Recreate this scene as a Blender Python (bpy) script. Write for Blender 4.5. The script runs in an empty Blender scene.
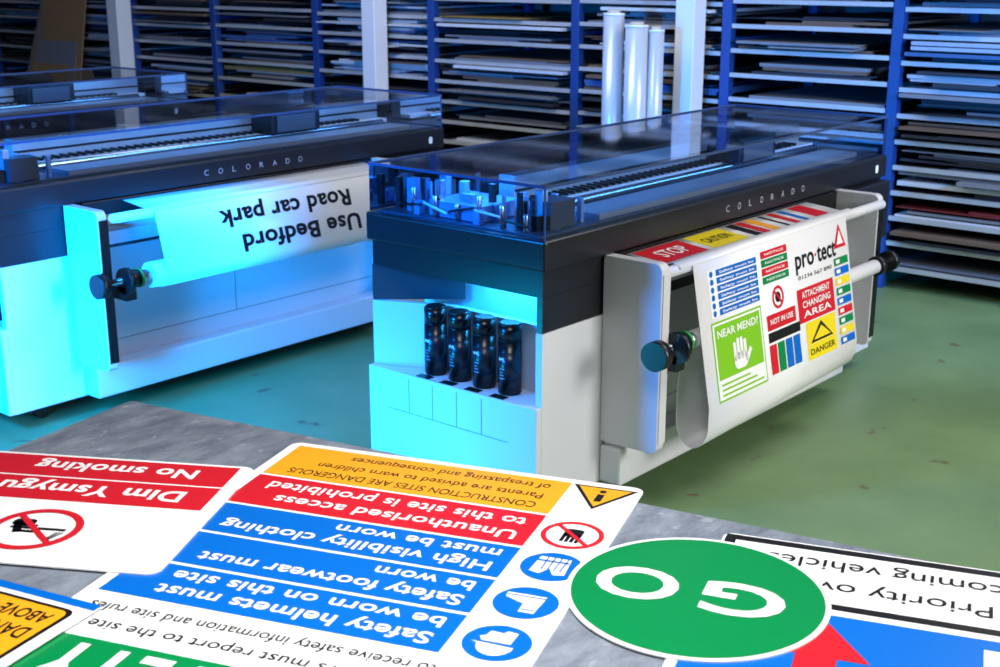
import bpy, math, random
from mathutils import Vector, Matrix
random.seed(7)
sc=bpy.context.scene
sc.view_settings.view_transform='Standard'

# ---------------------------------------------------------------- materials
MATS={}
def srgb(c):
    return tuple(((x/255)/12.92 if x/255<=.04045 else ((x/255+.055)/1.055)**2.4) for x in c)
def mat(name,rgb,rough=.5,metal=0,noise=0,nscale=8,coat=0,emit=0,bump=0):
    if name in MATS: return MATS[name]
    m=bpy.data.materials.new(name); m.use_nodes=True
    nt=m.node_tree; b=nt.nodes['Principled BSDF']
    c=srgb(rgb)+(1,)
    b.inputs['Base Color'].default_value=c
    b.inputs['Roughness'].default_value=rough
    b.inputs['Metallic'].default_value=metal
    if coat: b.inputs['Coat Weight'].default_value=coat; b.inputs['Coat Roughness'].default_value=.08
    if emit:
        b.inputs['Emission Color'].default_value=c; b.inputs['Emission Strength'].default_value=emit
    if noise or bump:
        tc=nt.nodes.new('ShaderNodeTexCoord'); n=nt.nodes.new('ShaderNodeTexNoise')
        n.inputs['Scale'].default_value=nscale; n.inputs['Detail'].default_value=5
        nt.links.new(tc.outputs['Object'],n.inputs['Vector'])
        if noise:
            mx=nt.nodes.new('ShaderNodeMix'); mx.data_type='RGBA'
            mx.inputs[6].default_value=tuple(v*(1-noise) for v in c[:3])+(1,)
            mx.inputs[7].default_value=tuple(min(1,v*(1+noise)) for v in c[:3])+(1,)
            nt.links.new(n.outputs['Fac'],mx.inputs[0]); nt.links.new(mx.outputs[2],b.inputs['Base Color'])
        if bump:
            bp=nt.nodes.new('ShaderNodeBump'); bp.inputs['Strength'].default_value=bump; bp.inputs['Distance'].default_value=.01
            nt.links.new(n.outputs['Fac'],bp.inputs['Height']); nt.links.new(bp.outputs['Normal'],b.inputs['Normal'])
    MATS[name]=m; return m
WHITE=mat('printer_white',(208,209,214),.38,noise=.03,nscale=3)
PLATE=mat('bracket_grey',(203,203,207),.4,noise=.03)
BLACK=mat('printer_black',(24,25,31),.32,noise=.15)
CHAR=mat('charcoal_panel',(58,60,70),.5,noise=.1)
SEAM=mat('seam_grey',(120,124,132),.6,noise=.05)
BLK=mat('black_plastic',(10,10,12),.35,noise=.1)
STEEL=mat('steel',(190,192,196),.25,1,noise=.08)
ALU=mat('brushed_aluminium',(180,184,190),.4,.7,noise=.1)
GREENP=mat('green_plastic',(30,150,80),.4,noise=.05)
PAPER=mat('print_paper',(238,238,240),.35,noise=.01)
SWHITE=mat('sign_white',(241,241,241),.28,noise=.01)
SRED=mat('sign_red',(206,28,42),.28,noise=.03)
SBLUE=mat('sign_blue',(0,102,198),.28,noise=.03)
SGREEN=mat('sign_green',(0,130,68),.28,noise=.03)
SLIME=mat('sign_lime',(125,192,38),.3,noise=.03)
SYEL=mat('sign_amber',(246,168,30),.28,noise=.03)
SYEL2=mat('sign_yellow',(238,214,30),.28,noise=.03)
SBLK=mat('sign_black',(22,22,24),.3,noise=.05)
BADGE=mat('badge_grey',(170,172,180),.4,noise=.02)
RBLUE=mat('rack_blue',(28,66,136),.45,noise=.12)
RAIL=mat('rack_rail_grey',(186,186,188),.4,.2,noise=.2,nscale=5)
SHELF=mat('rack_shelf_dark',(58,55,54),.6,noise=.2)
LABEL=mat('bottle_label_dark',(22,27,40),.3,noise=.05)
LABEL2=mat('bottle_print_pale',(100,118,150),.3,noise=.05)

def lidmat():
    m=bpy.data.materials.new('smoked_acrylic'); m.use_nodes=True; nt=m.node_tree; nt.nodes.clear()
    o=nt.nodes.new('ShaderNodeOutputMaterial'); mx=nt.nodes.new('ShaderNodeMixShader')
    t=nt.nodes.new('ShaderNodeBsdfTransparent'); g=nt.nodes.new('ShaderNodeBsdfGlossy'); fr=nt.nodes.new('ShaderNodeFresnel')
    t.inputs['Color'].default_value=(.78,.87,.97,1); g.inputs['Roughness'].default_value=.05
    g.inputs['Color'].default_value=(.85,.9,1,1)
    fr.inputs['IOR'].default_value=1.65
    nt.links.new(fr.outputs[0],mx.inputs[0]); nt.links.new(t.outputs[0],mx.inputs[1]); nt.links.new(g.outputs[0],mx.inputs[2]); nt.links.new(mx.outputs[0],o.inputs[0])
    return m
LID=lidmat()

# ---------------------------------------------------------------- builders
def group(name,loc=(0,0,0)):
    e=bpy.data.objects.new(name,None); e.location=loc; e.empty_display_size=.1
    sc.collection.objects.link(e); return e
class MB:
    def __init__(s): s.v=[];s.f=[];s.m=[];s.mats=[];s.sm=[]
    def mi(s,m):
        if m not in s.mats: s.mats.append(m)
        return s.mats.index(m)
    def poly(s,pts,m,smooth=False):
        i=len(s.v); s.v+= [tuple(p) for p in pts]; s.f.append(tuple(range(i,i+len(pts)))); s.m.append(s.mi(m)); s.sm.append(smooth)
    def hexa(s,c,m):
        i=len(s.v); s.v+=[tuple(p) for p in c]
        for q in ((0,3,2,1),(4,5,6,7),(0,1,5,4),(1,2,6,5),(2,3,7,6),(3,0,4,7)):
            s.f.append(tuple(i+k for k in q)); s.m.append(s.mi(m)); s.sm.append(False)
    def box(s,x0,x1,y0,y1,z0,z1,m):
        s.hexa([(x0,y0,z0),(x1,y0,z0),(x1,y1,z0),(x0,y1,z0),(x0,y0,z1),(x1,y0,z1),(x1,y1,z1),(x0,y1,z1)],m)
    def prism(s,pts,ext,m):
        ext=Vector(ext); n=len(pts); i=len(s.v)
        s.v+=[tuple(p) for p in pts]+[tuple(Vector(p)+ext) for p in pts]
        k=s.mi(m)
        s.f.append(tuple(range(i+n-1,i-1,-1))); s.m.append(k); s.sm.append(False)
        s.f.append(tuple(range(i+n,i+2*n))); s.m.append(k); s.sm.append(False)
        for j in range(n):
            s.f.append((i+j,i+(j+1)%n,i+n+(j+1)%n,i+n+j)); s.m.append(k); s.sm.append(False)
    def cyl(s,p0,p1,r,m,n=28,r1=None,cap=True):
        p0=Vector(p0);p1=Vector(p1);d=(p1-p0).normalized(); a=d.orthogonal().normalized(); b=d.cross(a)
        if r1 is None:r1=r
        i=len(s.v);k=s.mi(m)
        for P,R in((p0,r),(p1,r1)):
            for j in range(n):
                t=2*math.pi*j/n; s.v.append(tuple(P+a*R*math.cos(t)+b*R*math.sin(t)))
        for j in range(n):
            s.f.append((i+j,i+(j+1)%n,i+n+(j+1)%n,i+n+j)); s.m.append(k); s.sm.append(True)
        if cap:
            s.f.append(tuple(range(i+n-1,i-1,-1))); s.m.append(k); s.sm.append(False)
            s.f.append(tuple(range(i+n,i+2*n))); s.m.append(k); s.sm.append(False)
    def done(s,name,parent=None,bevel=0,seg=2,solid=0):
        me=bpy.data.meshes.new(name)
        off=Vector(parent.location) if parent else Vector((0,0,0))
        me.from_pydata([tuple(Vector(v)-off) for v in s.v],[],s.f)
        for m in s.mats: me.materials.append(m)
        for p,k,q in zip(me.polygons,s.m,s.sm): p.material_index=k; p.use_smooth=q
        me.update()
        o=bpy.data.objects.new(name,me); sc.collection.objects.link(o)
        if parent: o.parent=parent
        if bevel:
            b=o.modifiers.new('bevel','BEVEL'); b.width=bevel; b.segments=seg; b.limit_method='ANGLE'
        if solid:
            b=o.modifiers.new('solid','SOLIDIFY'); b.thickness=solid
        return o
class Frame:
    def __init__(s,O,r,u):
        s.O=Vector(O); s.r=Vector(r).normalized(); s.u=Vector(u).normalized(); s.n=s.r.cross(s.u)
    def __call__(s,a,b,h=0): return s.O+s.r*a+s.u*b+s.n*h
TXT={}
def textmesh(st,bold):
    k=(st,bold)
    if k in TXT: return TXT[k]
    cu=bpy.data.curves.new('t','FONT'); cu.body=st; cu.offset=bold; cu.resolution_u=4; cu.space_character=1.0+bold*2
    ob=bpy.data.objects.new('t',cu); sc.collection.objects.link(ob)
    bpy.context.view_layer.update()
    me=bpy.data.meshes.new_from_object(ob.evaluated_get(bpy.context.evaluated_depsgraph_get()))
    vs=[v.co.copy() for v in me.vertices]; fs=[tuple(p.vertices) for p in me.polygons]
    bpy.data.objects.remove(ob)
    x0=min(v.x for v in vs);x1=max(v.x for v in vs)
    TXT[k]=(vs,fs,x0,x1); return TXT[k]
def text(mb,fr,st,s0,s1,t0,t1,m,h=.0012,bold=.018):
    vs,fs,x0,x1=textmesh(st,bold)
    sx=(s1-s0)/(x1-x0); sy=(t1-t0)/.70
    i=len(mb.v);k=mb.mi(m)
    for v in vs: mb.v.append(tuple(fr(s0+(v.x-x0)*sx,t0+v.y*sy,h)))
    for f in fs: mb.f.append(tuple(i+j for j in f)); mb.m.append(k); mb.sm.append(False)
def rect(mb,fr,s0,s1,t0,t1,m,h=.0006):
    mb.poly([fr(s0,t0,h),fr(s1,t0,h),fr(s1,t1,h),fr(s0,t1,h)],m)
def rrect(mb,fr,s0,s1,t0,t1,r,m,h=.0006,depth=0):
    pts=[]
    for cx,cy,a0 in((s1-r,t1-r,0),(s0+r,t1-r,90),(s0+r,t0+r,180),(s1-r,t0+r,270)):
        for k in range(7):
            a=math.radians(a0+15*k); pts.append(fr(cx+r*math.cos(a),cy+r*math.sin(a),h))
    if depth: mb.prism([p-fr.n*depth for p in pts],fr.n*depth,m)
    else: mb.poly(pts,m)
def disc(mb,fr,s,t,r,m,h=.0006,n=48,depth=0):
    pts=[fr(s+r*math.cos(2*math.pi*k/n),t+r*math.sin(2*math.pi*k/n),h) for k in range(n)]
    if depth: mb.prism([p-fr.n*depth for p in pts],fr.n*depth,m)
    else: mb.poly(pts,m)
def ring(mb,fr,s,t,r0,r1,m,h=.0012,n=48):
    for k in range(n):
        a=2*math.pi*k/n;b=2*math.pi*(k+1)/n
        mb.poly([fr(s+r0*math.cos(a),t+r0*math.sin(a),h),fr(s+r1*math.cos(a),t+r1*math.sin(a),h),fr(s+r1*math.cos(b),t+r1*math.sin(b),h),fr(s+r0*math.cos(b),t+r0*math.sin(b),h)],m)
def pl(mb,fr,pts,m,h=.0012): mb.poly([fr(a,b,h) for a,b in pts],m)
def line(mb,fr,a,b,w,m,h=.0012):
    dx,dy=b[0]-a[0],b[1]-a[1];l=math.hypot(dx,dy);nx,ny=-dy/l*w/2,dx/l*w/2
    pl(mb,fr,[(a[0]+nx,a[1]+ny),(a[0]-nx,a[1]-ny),(b[0]-nx,b[1]-ny),(b[0]+nx,b[1]+ny)],m,h)

# ---------------------------------------------------------------- camera
H=2.049; pitch=.2797; yaw=.7027; fpx=1300
cp,sp=math.cos(pitch),math.sin(pitch)
F=Vector((math.cos(yaw)*cp,math.sin(yaw)*cp,-sp)); R=Vector((math.sin(yaw),-math.cos(yaw),0)); U=R.cross(F)
cd=bpy.data.cameras.new('camera'); co=bpy.data.objects.new('camera',cd); sc.collection.objects.link(co)
M=Matrix((R,U,-F)).transposed().to_4x4(); M.translation=Vector((0,0,H)); co.matrix_world=M
cd.lens=fpx/1000*36; cd.sensor_width=36; cd.clip_start=.05
cd.dof.use_dof=True; cd.dof.focus_distance=3.6; cd.dof.aperture_fstop=6.3
sc.camera=co

# ---------------------------------------------------------------- room
def floormat():
    m=bpy.data.materials.new('painted_green_floor'); m.use_nodes=True; nt=m.node_tree; b=nt.nodes['Principled BSDF']
    tc=nt.nodes.new('ShaderNodeTexCoord')
    n=nt.nodes.new('ShaderNodeTexNoise'); n.inputs['Scale'].default_value=1.3; n.inputs['Detail'].default_value=8; n.inputs['Roughness'].default_value=.65
    n2=nt.nodes.new('ShaderNodeTexNoise'); n2.inputs['Scale'].default_value=5; n2.inputs['Detail'].default_value=8
    cr=nt.nodes.new('ShaderNodeValToRGB')
    cr.color_ramp.elements[0].position=.3; cr.color_ramp.elements[0].color=srgb((98,126,84))+(1,)
    cr.color_ramp.elements[1].position=.72; cr.color_ramp.elements[1].color=srgb((122,150,104))+(1,)
    cr2=nt.nodes.new('ShaderNodeValToRGB')
    cr2.color_ramp.elements[0].position=.67; cr2.color_ramp.elements[0].color=(0,0,0,1)
    cr2.color_ramp.elements[1].position=.70; cr2.color_ramp.elements[1].color=(.75,.75,.75,1)
    mx=nt.nodes.new('ShaderNodeMix'); mx.data_type='RGBA'; mx.inputs[7].default_value=srgb((98,74,58))+(1,)
    for k in(n,n2): nt.links.new(tc.outputs['Object'],k.inputs['Vector'])
    nt.links.new(n.outputs['Fac'],cr.inputs[0]); nt.links.new(n2.outputs['Fac'],cr2.inputs[0])
    nt.links.new(cr2.outputs[0],mx.inputs[0]); nt.links.new(cr.outputs[0],mx.inputs[6]); nt.links.new(mx.outputs[2],b.inputs['Base Color'])
    rr=nt.nodes.new('ShaderNodeMapRange'); rr.inputs[3].default_value=.3; rr.inputs[4].default_value=.55
    nt.links.new(n.outputs['Fac'],rr.inputs[0]); nt.links.new(rr.outputs[0],b.inputs['Roughness'])
    return m
WALL=mat('wall_paint',(120,122,126),.8,noise=.06,nscale=2)
RX0,RX1,RY0,RY1,RH=-2.5,9.6,-3.5,16.5,4.6
b=MB(); b.box(RX0,RX1,RY0,RY1,-.1,0,floormat()); b.done('floor')
b=MB(); b.box(RX1,RX1+.1,RY0,RY1,0,RH,WALL); b.done('wall_east')
b=MB(); b.box(RX0-.1,RX0,RY0,RY1,0,RH,WALL); b.done('wall_west')
b=MB(); b.box(RX0,RX1,RY1,RY1+.1,0,RH,WALL); b.done('wall_north')
b=MB(); b.box(RX0,RX1,RY0-.1,RY0,0,RH,WALL); b.done('wall_south')
b=MB(); b.box(RX0,RX1,RY0,RY1,RH,RH+.1,mat('ceiling_paint',(130,132,136),.9,noise=.04)); b.done('ceiling')

# ---------------------------------------------------------------- racks
RXF=7.86; RD=1.3
ups=[.92,2.2,3.41,4.62,5.90,7.36,8.75,10.18,11.5,12.8,14.2,15.6]
sheetm=[mat('sheet_white',(205,208,214),.5,noise=.1),mat('sheet_grey',(122,124,132),.5,noise=.15),mat('sheet_card',(104,84,70),.8,noise=.15),
        mat('sheet_dark',(44,43,50),.5,noise=.2),mat('sheet_blue',(60,95,150),.5,noise=.1),mat('sheet_pale_blue',(150,172,200),.5,noise=.1),mat('sheet_red',(140,50,50),.5,noise=.1),mat('sheet_ochre',(170,145,90),.5,noise=.1)]
wts=[3.2,7,3.5,9,.8,1.6,.3,.2]
for i in range(len(ups)-1):
    y0,y1=ups[i],ups[i+1]
    g=group('sheet_rack',(RXF,(y0+y1)/2,0))
    b=MB()
    for yy in ([y0] if i<len(ups)-2 else [y0,y1-.07]):
        for xx in (RXF,RXF+RD-.07): b.box(xx,xx+.07,yy,yy+.07,0,3.0,RBLUE)
        for k in range(5): b.box(RXF+.07,RXF+RD-.07,yy+.02,yy+.05,.3+k*.6,.34+k*.6,RBLUE)
    b.done('uprights',g,.004)
    s=MB(); c=MB(); z=.12+random.random()*.05
    while z<2.9:
        s.box(RXF+.03,RXF+RD,y0+.075,y1-.005,z,z+.012,SHELF)
        s.box(RXF+.005,RXF+.03,y0+.075,y1-.005,z-.010,z+.018,RAIL)
        zz=z+.0125; tot=random.choice([.03,.05,.07,.09,.11,.125,.125])
        col=random.choices(sheetm,wts)[0]
        while zz<z+tot:
            th=random.choice([.004,.006,.01,.016,.022]); w=random.uniform(.4,1)*(y1-y0-.12); yy=random.uniform(y0+.09,y1-.02-w)
            fx=RXF+random.choice([.035,.04,.05,.06,.1,.2])
            if random.random()<.15: fx=RXF-.04
            if zz<z+.022: fx=max(fx,RXF+.035)
            if random.random()<.5: col=random.choices(sheetm,wts)[0]
            c.box(fx,RXF+RD-.05,yy,yy+w,zz,zz+th,col); zz+=th+.0008
        z+=.162
    s.done('shelves',g); c.done('stored_sheets',g)
CW=mat('column_white',(228,230,234),.5,noise=.03)
for i,(yy,w) in enumerate([(4.86,.15),(7.91,.15),(11.55,.17)]):
    b=MB(); b.box(7.66,7.66+w,yy-w/2,yy+w/2,0,RH,CW)
    b.box(7.63,7.69+w,yy-w/2-.03,yy+w/2+.03,0,.02,CW)
    b.done('steel_column',None,.006)

for (x,y,h,r) in((7.30,5.185,1.73,.07),(7.28,4.985,1.66,.075),(7.38,4.90,1.63,.055)):
    g=group('film_roll',(x,y,0)); b=MB()
    b.cyl((x,y,.0),(x,y,h-.03),r,mat('roll_film_silver',(205,210,216),.25,.2,noise=.05),40)
    b.cyl((x,y,h-.03),(x,y,h),r*.62,mat('roll_core_card',(190,180,165),.7,noise=.05),32)
    b.cyl((x,y,h-.035),(x,y,h-.02),r*1.03,PAPER,40)
    b.done('wound_roll',g)
CARD=mat('cardboard',(150,118,84),.85,noise=.1)
g=group('cardboard_sheet_stack',(7.5,12.6,0)); b=MB()
for k in range(5):
    o=k*.035
    b.prism([(7.45-o,12.1+k*.1,0),(7.45-o,12.9+k*.06,0),(7.78-o*.5,12.9+k*.06,1.9-k*.18),(7.78-o*.5,12.1+k*.1,1.9-k*.18)],(-.01,0,0),CARD if k%2==0 else sheetm[1])
b.done('panels',g)

# ---------------------------------------------------------------- printers
def loft(name,g,PL,PR,m):
    b=MB()
    for p,q in zip(PL,PR): b.v.append(tuple(p)); b.v.append(tuple(q))
    k=b.mi(m)
    for j in range(len(PL)-1):
        b.f.append((2*j,2*j+1,2*j+3,2*j+2)); b.m.append(k); b.sm.append(True)
    return b.done(name,g,solid=.0012)
def sheet_surface(name,g,prof,x0,x1,m):
    return loft(name,g,[(x0,p[0],p[1]) for p in prof],[(x1,p[0],p[1]) for p in prof],m)
def printer(ox,oy,kind,L=2.75):
    g=group('roll_fed_printer',(ox,oy,0)); W=.86
    X=lambda a:ox+a
    Y=lambda a:oy+a
    def bx(b,x0,x1,y0,y1,z0,z1,m): b.box(X(x0),X(x1),Y(y0),Y(y1),z0,z1,m)
    b=MB()
    bx(b,.0,L,0,.03,.10,.77,WHITE)
    bx(b,.0,L,.03,W,.10,.49,WHITE)
    bx(b,.30,L,.03,W,.49,.77,WHITE)
    b.done('lower_body',g)
    b=MB(); bx(b,.36,2.26,-.10,-.001,.10,.25,WHITE); b.done('front_step',g,.01)
    b=MB()
    b.prism([(X(.13),Y(.031),.49),(X(.13),Y(.56),.49),(X(.0),Y(W),.49),(X(.03),Y(W),.49),(X(.16),Y(.57),.49),(X(.16),Y(.031),.49)],(0,0,.265),WHITE)
    b.done('ink_bay_cup',g,.003)
    b=MB()
    bx(b,-.03,.0,.0,W,.10,.495,WHITE); bx(b,0,.129,.031,.56,.4901,.495,WHITE); b.done('ink_tray',g,.006,2)
    b=MB()
    for k in range(4):
        yy=.20+k*.125
        bx(b,-.022,.012,yy-.033,yy+.033,.4955,.498,BLK)
        bx(b,-.0315,-.0295,yy+.062,yy+.064,.34,.48,SEAM)
    bx(b,-.0315,-.0295,.135,.76,.338,.340,SEAM)
    b.done('tray_labels',g)
    b=MB(); bx(b,.27,.299,.031,.70,.491,.90,mat('bay_lining_blue_lit',(190,198,215),.5,noise=.05)); b.done('ink_bay_back',g)  # white lining with the tint of the blue light mixed into its colour
    b=MB()
    bx(b,.30,L-.005,.005,W-.005,.771,1.0,BLACK); bx(b,.005,.30,.005,W-.005,.901,1.0,BLACK)
    bx(b,.005,.30,.005,.03,.771,.90,BLACK)
    b.done('upper_body',g)
    b=MB(); b.prism([(X(.004),Y(W),.757),(X(.24),Y(.58),.757),(X(.26),Y(.60),.757),(X(.26),Y(W),.757)],(0,0,.143),CHAR)
    b.done('end_fillet',g)
    b=MB(); bx(b,-.012,L+.012,-.018,W+.015,1.0,1.11,BLACK); b.done('band',g,.010,3)
    b=MB()
    fr=Frame((X(0),Y(-.0185),1.0),(1,0,0),(0,0,1))
    w=.026; ts,tp=(1.20,.094) if kind==1 else (1.09,.086)
    for k,ch in enumerate("COLORADO"):
        text(b,fr,ch,ts+k*tp,ts+k*tp+(w if ch!='L' else w*.8),.040,.068,BADGE,.0006,.0)
    rrect(b,fr,L-.12,L-.09,.03,.07,.012,PAPER,.0006)
    b.done('badge_lettering',g)
    b=MB(); bx(b,.1,L-.1,.08,W-.08,.06,.10,BLK)
    for cx in(.2,L-.2):
        for cy in(.15,W-.15):
            b.cyl((X(cx),Y(cy)-.02,.035),(X(cx),Y(cy)+.02,.035),.035,BLK); b.cyl((X(cx),Y(cy),.03),(X(cx),Y(cy),.07),.015,STEEL)
    b.done('castered_base',g)
    b=MB(); bx(b,.42,2.23,-.0015,0,.33,.333,SEAM); bx(b,1.25,1.253,-.0015,0,.333,.77,SEAM)
    bx(b,1.16,1.20,-.003,0,.55,.575,BLK)
    b.done('panel_seams',g)
    b=MB(); z0,z1=1.112,1.297
    q=lambda *p:[(X(a),Y(c),z) for a,c,z in p]
    b.poly(q((0,-.003,z0),(L,-.003,z0),(L,-.003,z1),(0,-.003,z1)),LID)
    b.poly(q((L,W,z0),(0,W,z0),(0,W,z1),(L,W,z1)),LID)
    b.poly(q((0,W,z0),(0,-.003,z0),(0,-.003,z1),(0,W,z1)),LID)
    b.poly(q((L,-.003,z0),(L,W,z0),(L,W,z1),(L,-.003,z1)),LID)
    b.poly(q((0,-.003,z1),(L,-.003,z1),(L,W,z1),(0,W,z1)),LID)
    b.done('acrylic_lid',g)
    b=MB()
    EDGE=mat('lid_edge_blue',(56,76,116),.2,noise=.05)
    bx(b,-.003,L+.003,-.010,-.004,1.293,1.303,EDGE); bx(b,-.004,.002,-.008,W,1.293,1.303,EDGE)
    bx(b,-.003,.002,-.009,-.004,1.11,1.3,EDGE); bx(b,L-.003,L+.003,-.009,-.004,1.11,1.3,EDGE); bx(b,0,L,W-.003,W+.003,1.293,1.303,EDGE); bx(b,L-.003,L+.003,-.003,W,1.293,1.303,EDGE)
    b.done('lid_frame',g)
    b=MB()
    DECK=mat('deck_dark',(56,64,82),.4,noise=.2)
    bx(b,.02,L-.02,.03,W-.03,1.105,1.118,DECK)
    bx(b,.35,L-.1,.42,.50,1.13,1.25,ALU); bx(b,.35,L-.1,.34,.42,1.13,1.15,mat('rail_white',(200,205,212),.4,noise=.05))
    bx(b,.35,L-.1,.405,.42,1.19,1.2,BLK)
    for k in range(46): bx(b,.40+k*.046,.412+k*.046,.345,.419,1.152,1.165,BLK)
    bx(b,.40,L-.2,.05,.22,1.118,1.14,mat('platen_grey',(140,145,156),.35,.3,noise=.1))
    bx(b,.35,L-.1,.62,.72,1.118,1.19,CHAR); bx(b,.35,L-.1,.60,.62,1.15,1.16,STEEL)
    MBG=mat('mechanism_blue_grey',(130,150,190),.35,.3,noise=.3,nscale=30)
    bx(b,.06,.30,.34,.60,1.12,1.18,MBG); bx(b,.12,.26,.06,.16,1.12,1.22,CHAR)
    rr=random.Random(3)
    for k in range(46):
        xx=rr.uniform(.03,.34);yy=rr.uniform(.05,.80);s_=rr.uniform(.01,.035)
        bx(b,xx,xx+s_,yy,yy+s_*1.2,1.118,1.118+rr.uniform(.02,.14),rr.choice([ALU,BLK,STEEL,BLK,MBG,MBG,CHAR]))
    for k in range(6): b.cyl((X(.05),Y(.12+.11*k),1.12),(X(.05),Y(.12+.11*k),1.18+.02*(k%3)),.010,STEEL,16)
    for k in range(5): b.cyl((X(.04),Y(.1+.13*k),1.14+.02*(k%3)),(X(.04),Y(.22+.13*k),1.15+.02*(k%2)),.005,PAPER if k%2 else BLK,10)
    cx=1.75
    bx(b,cx,cx+.34,.25,.62,1.155,1.265,BLACK); bx(b,cx+.03,cx+.3,.24,.25,1.16,1.25,CHAR)
    b.cyl((X(.38),Y(.28),1.14),(X(L-.2),Y(.28),1.14),.018,STEEL)
    b.done('print_gantry',g,.002)
    for x0,dd in((.36,.26),(2.22,.23)):
        if kind!=1 and x0<1: x0=.325
        b=MB()
        pts=[]; rr_=.03
        for cy,cz,a0 in((-dd+rr_,1.0-rr_,90),(-dd+rr_,.27+rr_,180)):
            for k in range(7):
                a=math.radians(a0+15*k); pts.append((X(x0),Y(cy+rr_*math.cos(a)),cz+rr_*math.sin(a)))
        pts+= [(X(x0),Y(-.002),.27),(X(x0),Y(-.002),1.0)]
        b.prism(pts,(.05,0,0),PLATE); b.done('end_bracket',g,.003)
        b=MB(); bx(b,x0+.008,x0+.052,-dd-.004,-dd+.001,.31,.96,BLK if x0>1 or kind==2 else PLATE); b.done('bracket_trim',g)
    b=MB(); bx(b,.411,2.219,-.02,-.001,.90,.998,BLK); bx(b,.411,2.219,-.05,-.001,.86,.90,ALU); b.done('media_slot',g,.003)
    b=MB(); bx(b,2.272,L-.02,-.06,-.001,.70,.99,BLACK); b.done('end_cover',g,.01)
    b=MB(); b.cyl((X(.38),Y(-.235),.955),(X(2.24),Y(-.235),.955),.022,PAPER); b.cyl((X(.38),Y(-.15),.90),(X(2.24),Y(-.15),.90),.018,ALU)
    if kind!=1: bx(b,.38,2.22,-.06,-.051,.80,.86,PLATE)
    b.done('guide_bars',g)
    ax=-.27;az=.68
    b=MB()
    b.cyl((X(.30),Y(ax),az),(X(2.33),Y(ax),az),.014,STEEL)
    for (a,c,r,m) in((.275,.32,.055,BLK),(.415,.44,.06,BLK),(.44,.50,.04,BLK),(.50,.512,.045,GREENP),(.512,.60,.028,STEEL)):
        b.cyl((X(a),Y(ax-.02 if r>.05 else ax),az),(X(c),Y(ax-.02 if r>.05 else ax),az),r,m)
    for (a,c,r,m) in((2.15,2.18,.045,BLK),(2.18,2.19,.03,GREENP),(2.275,2.31,.05,BLK)): b.cyl((X(a),Y(ax),az),(X(c),Y(ax),az),r,m)
    bx(b,.415,.47,ax-.03,ax+.10,az-.09,az-.03,BLK)
    b.done('take_up_spindle',g)
    b=MB(); b.cyl((X(.56),Y(ax),az),(X(2.14),Y(ax),az),.033 if kind==1 else .058,PAPER,40); b.done('take_up_roll',g)
    b=MB()
    BC=mat('bottle_black',(14,16,22),.25,noise=.1)
    for k in range(4):
        yy=Y(.20+k*.125); xx=X(.06)
        b.cyl((xx,yy,.4955),(xx,yy,.502),.040,BLK); b.cyl((xx,yy,.502),(xx,yy,.70),.0445,BC)
        b.cyl((xx,yy,.70),(xx,yy,.706),.041,LABEL); b.cyl((xx,yy,.706),(xx,yy,.762),.044,BC); b.cyl((xx,yy,.762),(xx,yy,.77),.044,BLK,r1=.036)
        b.cyl((xx,yy,.55),(xx,yy,.66),.0448,LABEL)
        for q_ in range(4):
            fr=Frame((xx-.0453,yy+.012,.56+q_*.012),(0,-1,0),(0,0,1)); rect(b,fr,0,.024-.004*(q_%3),0,.004,LABEL2,.0003)
        fr=Frame((xx-.0453,yy+.014,.60),(0,-1,0),(0,0,1)); text(b,fr,"INK",0,.026,.03,.042,PAPER,.0004)
    b.done('ink_bottles',g)
    return g
p1=printer(3.48,2.75,1,2.75)
p2=printer(2.78,5.18,2,2.80)
p3=printer(2.75,7.55,3,2.80)

def P(ox,oy,prof): return [(oy+a,z) for a,z in prof]
ox,oy=3.48,2.75
x0,x1=4.04,5.29
top=(-.262,.962); low=(-.36,.42)
sheet_surface('printed_media_feed',p1,P(ox,oy,[(-.021,.985),(-.10,.977),(-.19,.967),(-.225,.981),(-.25,.975),top]),x0-.08,x1+.10,PAPER)
def loop(dz,rr_):
    pr=[top,low]
    for k in range(1,15):
        a=math.pi*(1+k/14)
        pr.append((-.36+rr_+rr_*math.cos(a), .355+dz+(.105)*math.sin(a)))
    pr+=[(-.36+2*rr_,.45+dz*.5),(-.228,.60),(-.238,.67)]
    return pr
loft('printed_media',p1,[(x0,oy+a,z) for a,z in loop(0,.072)],[(x1,oy+a,z) for a,z in loop(.045,.055)],PAPER)
b=MB()
O=Vector((x0,oy+low[0],low[1])); u=Vector((0,top[0]-low[0],top[1]-low[1])); SH=u.length
fr=Frame(O,(1,0,0),u); SWd=x1-x0
def D(u0,u1,v0,v1):
    return u0*SWd,u1*SWd,SH*(1-v1),SH*(1-v0)
h1,h2,h3=.0022,.003,.0038
s0,s1,t0,t1=D(.07,.36,.07,.40)
rect(b,fr,s0,s1,t0,t1,PAPER,h1)
for r_ in range(6):
    ta=t0+(t1-t0)*(r_+.1)/6; tb=t0+(t1-t0)*(r_+.88)/6
    rect(b,fr,s0+.06,s1,ta,tb,SBLUE,h2); disc(b,fr,s0+.025,(ta+tb)/2,(tb-ta)/2,SBLUE,h2,20)
    text(b,fr,"Safety must be",s0+.08,s1-.02,ta+(tb-ta)*.3,ta+(tb-ta)*.7,PAPER,h3)
s0,s1,t0,t1=D(.39,.56,.05,.30)
for r_,m in enumerate([SGREEN,SRED,SGREEN,SRED]):
    ta=t0+(t1-t0)*(r_+.05)/4; tb=t0+(t1-t0)*(r_+.9)/4
    rect(b,fr,s0,s1,ta,tb,m,h2); text(b,fr,"NOTICE",s0+.03,s1-.03,ta+.01,tb-.01,PAPER,h3)
text(b,fr,"pro",*D(.61,.74,.13,.27),SBLK,h2,.02); text(b,fr,"tect",*D(.765,.90,.13,.27),SBLK,h2,.02)
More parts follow.
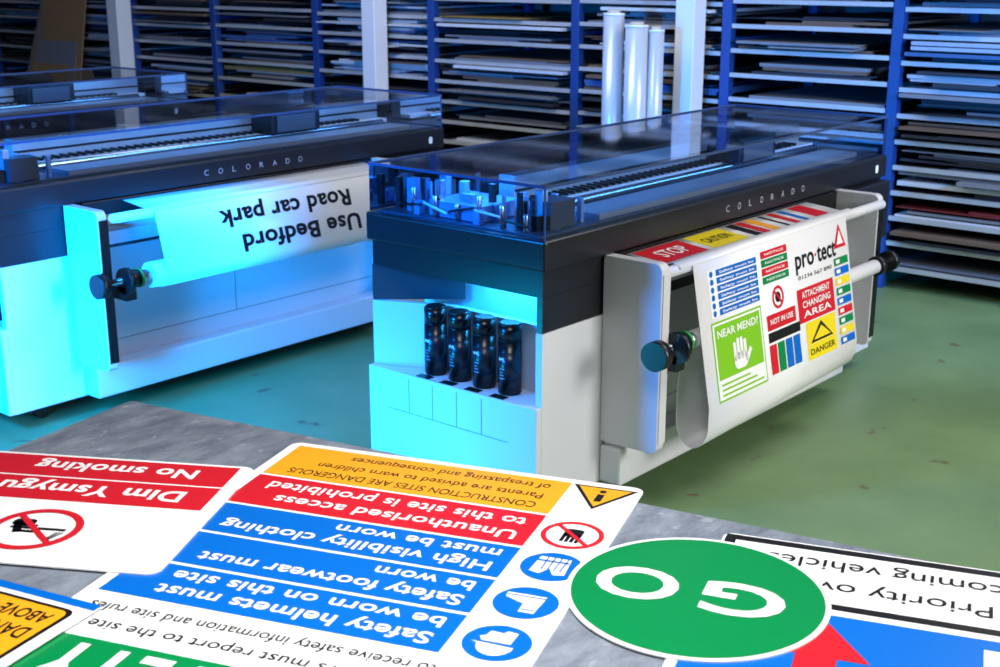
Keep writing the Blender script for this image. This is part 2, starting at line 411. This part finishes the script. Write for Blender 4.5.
disc(b,fr,.752*SWd,SH*(1-.21),.007,SRED,h2,16)
s0,s1,t0,t1=D(.89,.98,.03,.22)
pl(b,fr,[(s0,t0),(s1,t0),((s0+s1)/2,t1)],SRED,h2); pl(b,fr,[(s0+.025,t0+.015),(s1-.025,t0+.015),((s0+s1)/2,t1-.03)],PAPER,h3)
text(b,fr,"01234 567 890",*D(.62,.86,.33,.36),SBLK,h2,0)
rect(b,fr,*D(.60,.86,.43,.69),SRED,h1)
for k,st in enumerate(["ATTACHMENT","CHANGING","AREA"]): text(b,fr,st,*D(.63,.83,.455+k*.075,.505+k*.075),PAPER,h3)
cx,cy=.475*SWd,SH*.58
ring(b,fr,cx,cy,.035,.047,SRED,h2,24); line(b,fr,(cx-.03,cy+.03),(cx+.03,cy-.03),.01,SRED,h3); disc(b,fr,cx,cy,.022,SBLK,h1,16)
rect(b,fr,*D(.39,.58,.53,.645),SRED,h1); text(b,fr,"NOT IN USE",*D(.41,.56,.565,.605),PAPER,h3)
s0,s1,t0,t1=D(.06,.36,.43,.995)
rect(b,fr,s0,s1,t0,t1,SLIME,h1); rect(b,fr,s0+.008,s1-.008,t0+.008,t1-.008,PAPER,h2-.0004)
rect(b,fr,s0+.018,s1-.018,t0+.085,t1-.016,SLIME,h2)
text(b,fr,"NEAR MEND?",s0+.035,s1-.035,t1-.065,t1-.035,PAPER,h3)
for k in range(3): rect(b,fr,s0+.03,s1-.03-.05*k,t0+.02+k*.02,t0+.028+k*.02,SLIME,h2)
cx=(s0+s1)/2; cy=t0+.135
rrect(b,fr,cx-.05,cx+.05,cy-.035,cy+.03,.028,PAPER,h3)
for k in range(4): rrect(b,fr,cx-.05+k*.026,cx-.05+k*.026+.02,cy+.0,cy+.075+(.012 if k in(1,2) else 0),.009,PAPER,h3)
line(b,fr,(cx+.04,cy-.015),(cx+.08,cy+.03),.020,PAPER,h3)
s0,s1,t0,t1=D(.39,.60,.66,.97)
for k,m in enumerate([SRED,SGREEN,SBLUE,SBLUE]): rect(b,fr,s0+(s1-s0)*k/4,s0+(s1-s0)*(k+.85)/4,t0,t1-.05,m,h2)
rect(b,fr,s0,s1,t1-.04,t1,SBLK,h2)
s0,s1,t0,t1=D(.64,.85,.72,.995)
rect(b,fr,s0,s1,t0,t0+(t1-t0)*.42,SYEL2,h1); text(b,fr,"DANGER",s0+.02,s1-.02,t0+.02,t0+.045,SBLK,h2)
rect(b,fr,s0,s1,t0+(t1-t0)*.43,t1+.01,SYEL2,h1)
pl(b,fr,[(s0+.03,t0+(t1-t0)*.46),(s1-.03,t0+(t1-t0)*.46),((s0+s1)/2,t1)],SBLK,h2); pl(b,fr,[(s0+.055,t0+(t1-t0)*.46+.01),(s1-.055,t0+(t1-t0)*.46+.01),((s0+s1)/2,t1-.02)],SYEL2,h3)
s0,s1,t0,t1=D(.88,.985,.28,.99)
for r_ in range(9):
    ta=t0+(t1-t0)*(r_+.05)/9;tb=t0+(t1-t0)*(r_+.8)/9
    rect(b,fr,s0,s1,ta,tb,[SBLUE,SYEL2,SGREEN,SRED,SBLUE,SGREEN,SYEL2,SBLUE,SGREEN][r_],h2); rect(b,fr,s0+.015,s0+.05,ta+.008,tb-.008,PAPER,h3)
b.done('media_graphics',p1)
b=MB()
A=Vector((x0-.08,oy-.19,.967)); fr=Frame(A,(1,0,0),Vector((0,.169,.018)))
k=.0022
rect(b,fr,.02,.33,.01,.16,SRED,k); text(b,fr,"STOP",.09,.27,.05,.12,PAPER,.003)
rect(b,fr,.37,.64,.01,.16,SYEL2,k); text(b,fr,"CAUTION",.41,.60,.06,.11,SBLK,.003)
for q,(a,c,m) in enumerate([(.69,.75,SBLK),(.76,.82,SRED),(.84,.90,SYEL),(.96,.985,SBLK),(1.03,1.08,SRED),(1.12,1.16,SBLUE),(1.22,1.34,SRED)]): rect(b,fr,a,c,.01,.16,m,k)
b.done('feed_graphics',p1)

ox,oy=2.78,5.18
x0,x1=ox+.62,ox+2.15
top=(-.262,.962); low=(-.332,.68)
sheet_surface('printed_media_feed',p2,P(ox,oy,[(-.021,.985),(-.10,.977),(-.19,.967),(-.225,.981),(-.25,.975),top]),x0,x1,PAPER)
pr=[top,low]+[(-.27+.062*math.cos(math.pi+k*.3),.68+.062*math.sin(math.pi+k*.3)) for k in range(1,10)]
sheet_surface('printed_media',p2,P(ox,oy,pr),x0,x1,PAPER)
O=Vector((x1,oy+top[0],top[1])); fr=Frame(O,(-1,0,0),Vector((0,low[0]-top[0],low[1]-top[1])))
b=MB()
text(b,fr,"Road car park",.35,1.19,.052,.132,SBLK,.0022,.03)
text(b,fr,"Use Bedford",.31,1.08,.18,.26,SBLK,.0022,.03)
b.done('media_graphics',p2)
ox,oy=2.75,7.55
sheet_surface('printed_media',p3,P(ox,oy,[(-.021,.985),(-.225,.981),top,low]),ox+.66,ox+2.0,PAPER)

# ---------------------------------------------------------------- table
def tablemat():
    m=bpy.data.materials.new('worn_galvanised_top'); m.use_nodes=True; nt=m.node_tree; b=nt.nodes['Principled BSDF']
    tc=nt.nodes.new('ShaderNodeTexCoord'); mp=nt.nodes.new('ShaderNodeMapping'); mp.inputs['Scale'].default_value=(3,7,1); mp.inputs['Rotation'].default_value=(0,0,.25)
    n=nt.nodes.new('ShaderNodeTexNoise'); n.inputs['Scale'].default_value=2.5; n.inputs['Detail'].default_value=12; n.inputs['Roughness'].default_value=.75
    cr=nt.nodes.new('ShaderNodeValToRGB')
    cr.color_ramp.elements[0].position=.35; cr.color_ramp.elements[0].color=srgb((108,118,134))+(1,)
    cr.color_ramp.elements[1].position=.65; cr.color_ramp.elements[1].color=srgb((164,173,187))+(1,)
    n2=nt.nodes.new('ShaderNodeTexNoise'); n2.inputs['Scale'].default_value=26; n2.inputs['Detail'].default_value=8
    c2=nt.nodes.new('ShaderNodeValToRGB'); c2.color_ramp.elements[0].position=.64; c2.color_ramp.elements[0].color=(0,0,0,1); c2.color_ramp.elements[1].position=.70; c2.color_ramp.elements[1].color=(.5,.5,.5,1)
    mx=nt.nodes.new('ShaderNodeMix'); mx.data_type='RGBA'; mx.inputs[7].default_value=srgb((195,201,210))+(1,)
    nt.links.new(tc.outputs['Object'],mp.inputs['Vector']); nt.links.new(mp.outputs[0],n.inputs['Vector']); nt.links.new(n.outputs['Fac'],cr.inputs[0])
    nt.links.new(tc.outputs['Object'],n2.inputs['Vector']); nt.links.new(n2.outputs['Fac'],c2.inputs[0]); nt.links.new(c2.outputs[0],mx.inputs[0]); nt.links.new(cr.outputs[0],mx.inputs[6])
    nt.links.new(mx.outputs[2],b.inputs['Base Color'])
    mr=nt.nodes.new('ShaderNodeMapRange'); mr.inputs[3].default_value=.22; mr.inputs[4].default_value=.5
    nt.links.new(n.outputs['Fac'],mr.inputs[0]); nt.links.new(mr.outputs[0],b.inputs['Roughness'])
    b.inputs['Metallic'].default_value=.3
    return m
T=Vector((1.905,2.93,.899)); tu=Vector((.215,-.977,0)).normalized(); tw=Vector((-.977,-.215,0)).normalized()
g=group('work_table',(1.3,1.4,0))
def tb(b,a0,a1,c0,c1,z0,z1,m):
    q=[T+tu*a+tw*c for a,c in((a0,c0),(a1,c0),(a1,c1),(a0,c1))]
    b.hexa([(p.x,p.y,z0) for p in q[::-1]]+[(p.x,p.y,z1) for p in q[::-1]],m)
b=MB()
tb(b,0,3.4,0,1.6,.875,.899,tablemat()); b.done('table_top',g,.003)
b=MB()
tb(b,.01,3.39,.01,.05,.80,.874,ALU); tb(b,.01,3.39,1.55,1.59,.80,.874,ALU); tb(b,.01,.05,.05,1.55,.80,.874,ALU); tb(b,3.35,3.39,.05,1.55,.80,.874,ALU)
for a in(.03,1.65,3.3):
    for c in(.03,1.5): tb(b,a,a+.06,c,c+.06,0,.80,ALU)
tb(b,.05,3.35,.05,1.5,.2,.22,ALU)
b.done('table_frame',g,.003)

# ---------------------------------------------------------------- signs
def newsign(name,O,r,z,W,Hh,rad,extra=None):
    r=Vector((r[0],r[1],0)).normalized(); u=Vector((-r.y,r.x,0))
    fr=Frame(Vector((O[0],O[1],z)),r,u)
    c=fr(W/2,Hh/2); g=group(name,(c.x,c.y,z))
    b=MB(); rrect(b,fr,0,W,0,Hh,rad,SWHITE,.003,.003); b.done('panel',g)
    fr.O=fr.O+Vector((0,0,.003))
    return g,fr
g,fr=newsign('construction_safety_sign',(2.288,1.508),(-.350,.937),.8995,.888,1.36,.025)
b=MB()
S0,S1=.165,.862
rect(b,fr,S0,S1,.022,.205,SYEL)
text(b,fr,"CONSTRUCTION SITES ARE DANGEROUS",S0+.04,S1-.05,.155,.185,SBLK,bold=.0)
text(b,fr,"Parents are advised to warn children",S0+.04,S1-.10,.105,.135,SBLK,bold=.0)
text(b,fr,"of trespassing and consequences",S0+.04,S1-.16,.05,.08,SBLK,bold=.0)
rect(b,fr,S0,S1,.215,.375,SRED)
text(b,fr,"Unauthorised access",S0+.03,S1-.10,.312,.353,SWHITE); text(b,fr,"to this site is prohibited",S0+.03,S1-.05,.245,.286,SWHITE)
for t0,a,c,w1,w2 in((.385,"High visibility clothing","must be worn",.06,.30),(.535,"Safety footwear must","be worn",.10,.46),(.685,"Safety helmets must","be worn on this site",.10,.10)):
    rect(b,fr,S0,S1,t0,t0+.14,SBLUE); text(b,fr,a,S0+.03,S1-w1,t0+.082,t0+.122,SWHITE); text(b,fr,c,S0+.03,S1-w2,t0+.022,t0+.060,SWHITE)
text(b,fr,"All contractors must report to the site",.05,.80,.925,.955,SBLK,bold=0.003); text(b,fr,"office to receive safety information and site rules",.05,.84,.865,.895,SBLK,bold=.003)
rect(b,fr,.03,.862,.985,1.16,SGREEN); text(b,fr,"SITE SAFETY",.06,.80,1.01,1.125,SWHITE,bold=.03)
cx=.084
def tri(s,t,w,hh,m,h): pl(b,fr,[(s-w,t),(s+w,t),(s,t+hh)],m,h)
tri(cx,.025,.074,.125,SBLK,.0008); tri(cx,.032,.061,.104,SYEL,.0013); rect(b,fr,cx-.008,cx+.008,.068,.108,SBLK,.0018); disc(b,fr,cx,.052,.008,SBLK,.0018,16)
cy=.292; disc(b,fr,cx,cy,.066,SWHITE,.0006); ring(b,fr,cx,cy,.055,.066,SRED,.0016)
rrect(b,fr,cx-.02,cx+.02,cy-.03,cy+.01,.01,SBLK,.001)
for k in range(4): rrect(b,fr,cx-.02+k*.0105,cx-.012+k*.0105,cy-.005,cy+.036,.004,SBLK,.001)
line(b,fr,(cx-.042,cy+.042),(cx+.042,cy-.042),.010,SRED,.0018)
for t in(.445,.603,.760):
    disc(b,fr,cx-.003,t,.062,SBLUE,.0008)
t=.445
pl(b,fr,[(cx-.034,t-.038),(cx+.03,t-.038),(cx+.034,t+.03),(cx+.012,t+.036),(cx-.002,t+.01),(cx-.016,t+.036),(cx-.038,t+.03)],SWHITE,.0014)
for a in(-.028,-.014,.0,.014): line(b,fr,(cx+a,t-.038),(cx+a*.9,t+.02),.003,SBLUE,.0018)
rect(b,fr,cx-.034,cx+.031,t-.024,t-.017,SBLUE,.0018)
t=.603
pl(b,fr,[(cx-.03,t+.038),(cx+.0,t+.038),(cx+.0,t+.006),(cx+.04,t-.012),(cx+.042,t-.03),(cx-.036,t-.03)],SWHITE,.0014); line(b,fr,(cx-.038,t-.022),(cx+.04,t-.022),.004,SBLUE,.0018); line(b,fr,(cx-.028,t+.028),(cx-.002,t+.028),.004,SBLUE,.0018)
t=.760
pl(b,fr,[(cx-.036,t+.01)]+[(cx-.003+.034*math.cos(a*math.pi/10),t+.01+.036*math.sin(a*math.pi/10)) for a in range(10,-1,-1)]+[(cx+.045,t+.006)],SWHITE,.0014)
pl(b,fr,[(cx-.028,t+.0),(cx+.026,t+.0),(cx+.034,t-.014),(cx+.024,t-.018),(cx+.020,t-.036),(cx-.004,t-.034),(cx-.010,t-.044),(cx-.03,t-.04)],SWHITE,.0014)
b.done('graphics',g)
g,fr=newsign('no_smoking_sign',(1.799,2.270),(-.509,.861),.9035,.86,.561,.03)
b=MB()
rect(b,fr,.035,.83,.012,.128,SRED); text(b,fr,"No smoking",.12,.52,.045,.095,SWHITE,bold=.03)
rect(b,fr,.035,.83,.136,.258,SRED); text(b,fr,"Dim Ysmygu",.10,.54,.17,.225,SWHITE,bold=.03)
cx,cy=.34,.405
ring(b,fr,cx,cy,.083,.10,SRED,.0016)
rect(b,fr,cx-.068,cx+.055,cy-.008,cy+.002,SBLK,.001)
for k in range(3): line(b,fr,(cx-.055-k*.007,cy+.008),(cx-.045-k*.004,cy+.045),.003,SBLK,.001)
rrect(b,fr,cx+.012,cx+.062,cy-.045,cy-.012,.014,SBLK,.001)
for k in range(2): rrect(b,fr,cx+.0-.012*k,cx+.04,cy-.020+k*.028-.0,cy-.010+k*.028,.0045,SBLK,.001)
line(b,fr,(cx+.05,cy-.03),(cx+.03,cy+.02),.018,SBLK,.001)
line(b,fr,(cx-.062,cy+.062),(cx+.062,cy-.062),.014,SRED,.0018)
b.done('graphics',g)
ctr=(1.925,1.147); r=Vector((-.330,.944,0)).normalized(); u=Vector((-r.y,r.x,0))
g=group('go_stop_disc_sign',(ctr[0],ctr[1],.9035)); fr=Frame((ctr[0],ctr[1],.9035),r,u)
b=MB(); disc(b,fr,0,0,.246,SWHITE,.003,96,.003); fr.O=fr.O+Vector((0,0,.003)); disc(b,fr,0,0,.236,SGREEN,.0006,96)
text(b,fr,"O",.035,.195,-.062,.062,SWHITE,.0012,.02)
text(b,fr,"G",-.165,-.01,-.062,.062,SWHITE,.0012,.02)
b.done('graphics',g)
W=.80
Lx=Vector((2.205,1.252)); d=Vector((.346,-.938)).normalized()
g,fr=newsign('priority_road_sign',tuple(Lx+d*W),(-d.x,-d.y),.8995,W,.80,.02)
b=MB()
def frame_rect(s0,s1,t0,t1,w,m,h):
    rect(b,fr,s0,s1,t0,t0+w,m,h);rect(b,fr,s0,s1,t1-w,t1,m,h);rect(b,fr,s0,s0+w,t0+w,t1-w,m,h);rect(b,fr,s1-w,s1,t0+w,t1-w,m,h)
frame_rect(.006,W-.006,.006,.27,.022,SBLK,.0008)
text(b,fr,"oncoming vehicles",.18,.70,.065,.112,SBLK,bold=.0)
text(b,fr,"Priority over",.275,.655,.16,.207,SBLK,bold=.0)
rect(b,fr,.02,W-.02,.292,.79,SBLUE,.0008)
s=W-.24
pl(b,fr,[(s-.09,.45),(s+.09,.45),(s,.315)],SRED,.0014); rect(b,fr,s-.035,s+.035,.45,.72,SRED,.0014)
rect(b,fr,.22,.29,.33,.62,SWHITE,.0014); pl(b,fr,[(.14,.62),(.37,.62),(.255,.76)],SWHITE,.0014)
b.done('graphics',g)
g,fr=newsign('danger_warning_sign',(1.172,1.950),(-.26,.966),.9070,.60,.42,.01)
b=MB()
rect(b,fr,.0,.60,.0,.022,SBLUE); rrect(b,fr,.025,.57,.036,.30,.02,SBLK,.0006); rrect(b,fr,.034,.561,.045,.29,.018,SYEL,.0011)
text(b,fr,"ABOVE",.05,.165,.065,.10,SBLK,.0016); text(b,fr,"DANGER",.05,.205,.12,.158,SBLK,.0016)
b.done('graphics',g)

# ---------------------------------------------------------------- lights
def area(name,loc,tgt,size,e,col,size_y=None,spread=None):
    l=bpy.data.lights.new(name,'AREA'); l.energy=e; l.color=col; l.size=size
    if size_y: l.shape='RECTANGLE'; l.size_y=size_y
    if spread: l.spread=math.radians(spread)
    o=bpy.data.objects.new(name,l); sc.collection.objects.link(o); o.location=loc
    o.rotation_euler=(Vector(tgt)-Vector(loc)).to_track_quat('-Z','Y').to_euler(); return o
area('key_softbox',(4.6,-2.7,2.5),(4.6,2.7,.6),1.8,155,(1,.97,.94),spread=140)
area('ceiling_light_table',(.9,.9,4.3),(1.3,1.3,.9),1.6,52,(1,.98,.96),spread=80)
area('ceiling_light_floor',(6.6,.8,4.3),(6.6,1.8,0),2.0,110,(1,.98,.93))
area('ceiling_light_rack',(5.4,6.5,4.4),(7.9,7.8,.9),3.5,170,(.93,.95,1))
area('blue_stage_light',(.9,4.3,1.9),(3.9,4.9,.5),.7,180,(.0,.25,1),spread=110)
area('blue_low_light',(1.9,4.0,.25),(3.5,3.3,.12),.35,6,(.0,.55,1),spread=60)
area('blue_fill_light',(1.7,4.4,.6),(4.4,5.15,.45),.4,36,(.0,.30,1),spread=75)
area('blue_rack_light',(6.6,.6,1.8),(7.9,3.2,1.0),.5,36,(.05,.35,1),spread=110)
for ox,oy,L in((3.48,2.75,2.75),(2.78,5.18,2.8),(2.75,7.55,2.8)):
    area('lid_fill_strip',(ox+L/2,oy+.06,1.285),(ox+L/2,oy+.5,1.12),L-.3,4.5,(.09,.38,1),size_y=.02)  # added blue fill along the lid to brighten the mechanism, not a printer part
    area('lid_fill_end',(ox+.2,oy+.45,1.29),(ox+.2,oy+.45,1.1),.25,3.2,(.03,.3,1))  # added fill for the blue glow at the lid's near end, no real lamp
    area('ink_bay_fill',(ox+.2,oy+.3,.895),(ox+.16,oy+.3,.5),.4,3.5,(.03,.42,1),size_y=.04)  # added fill giving the ink bay its glow, no fitting there
w=bpy.data.worlds.new('world'); sc.world=w; w.use_nodes=True
w.node_tree.nodes['Background'].inputs[0].default_value=(.8,.85,.95,1); w.node_tree.nodes['Background'].inputs[1].default_value=.3
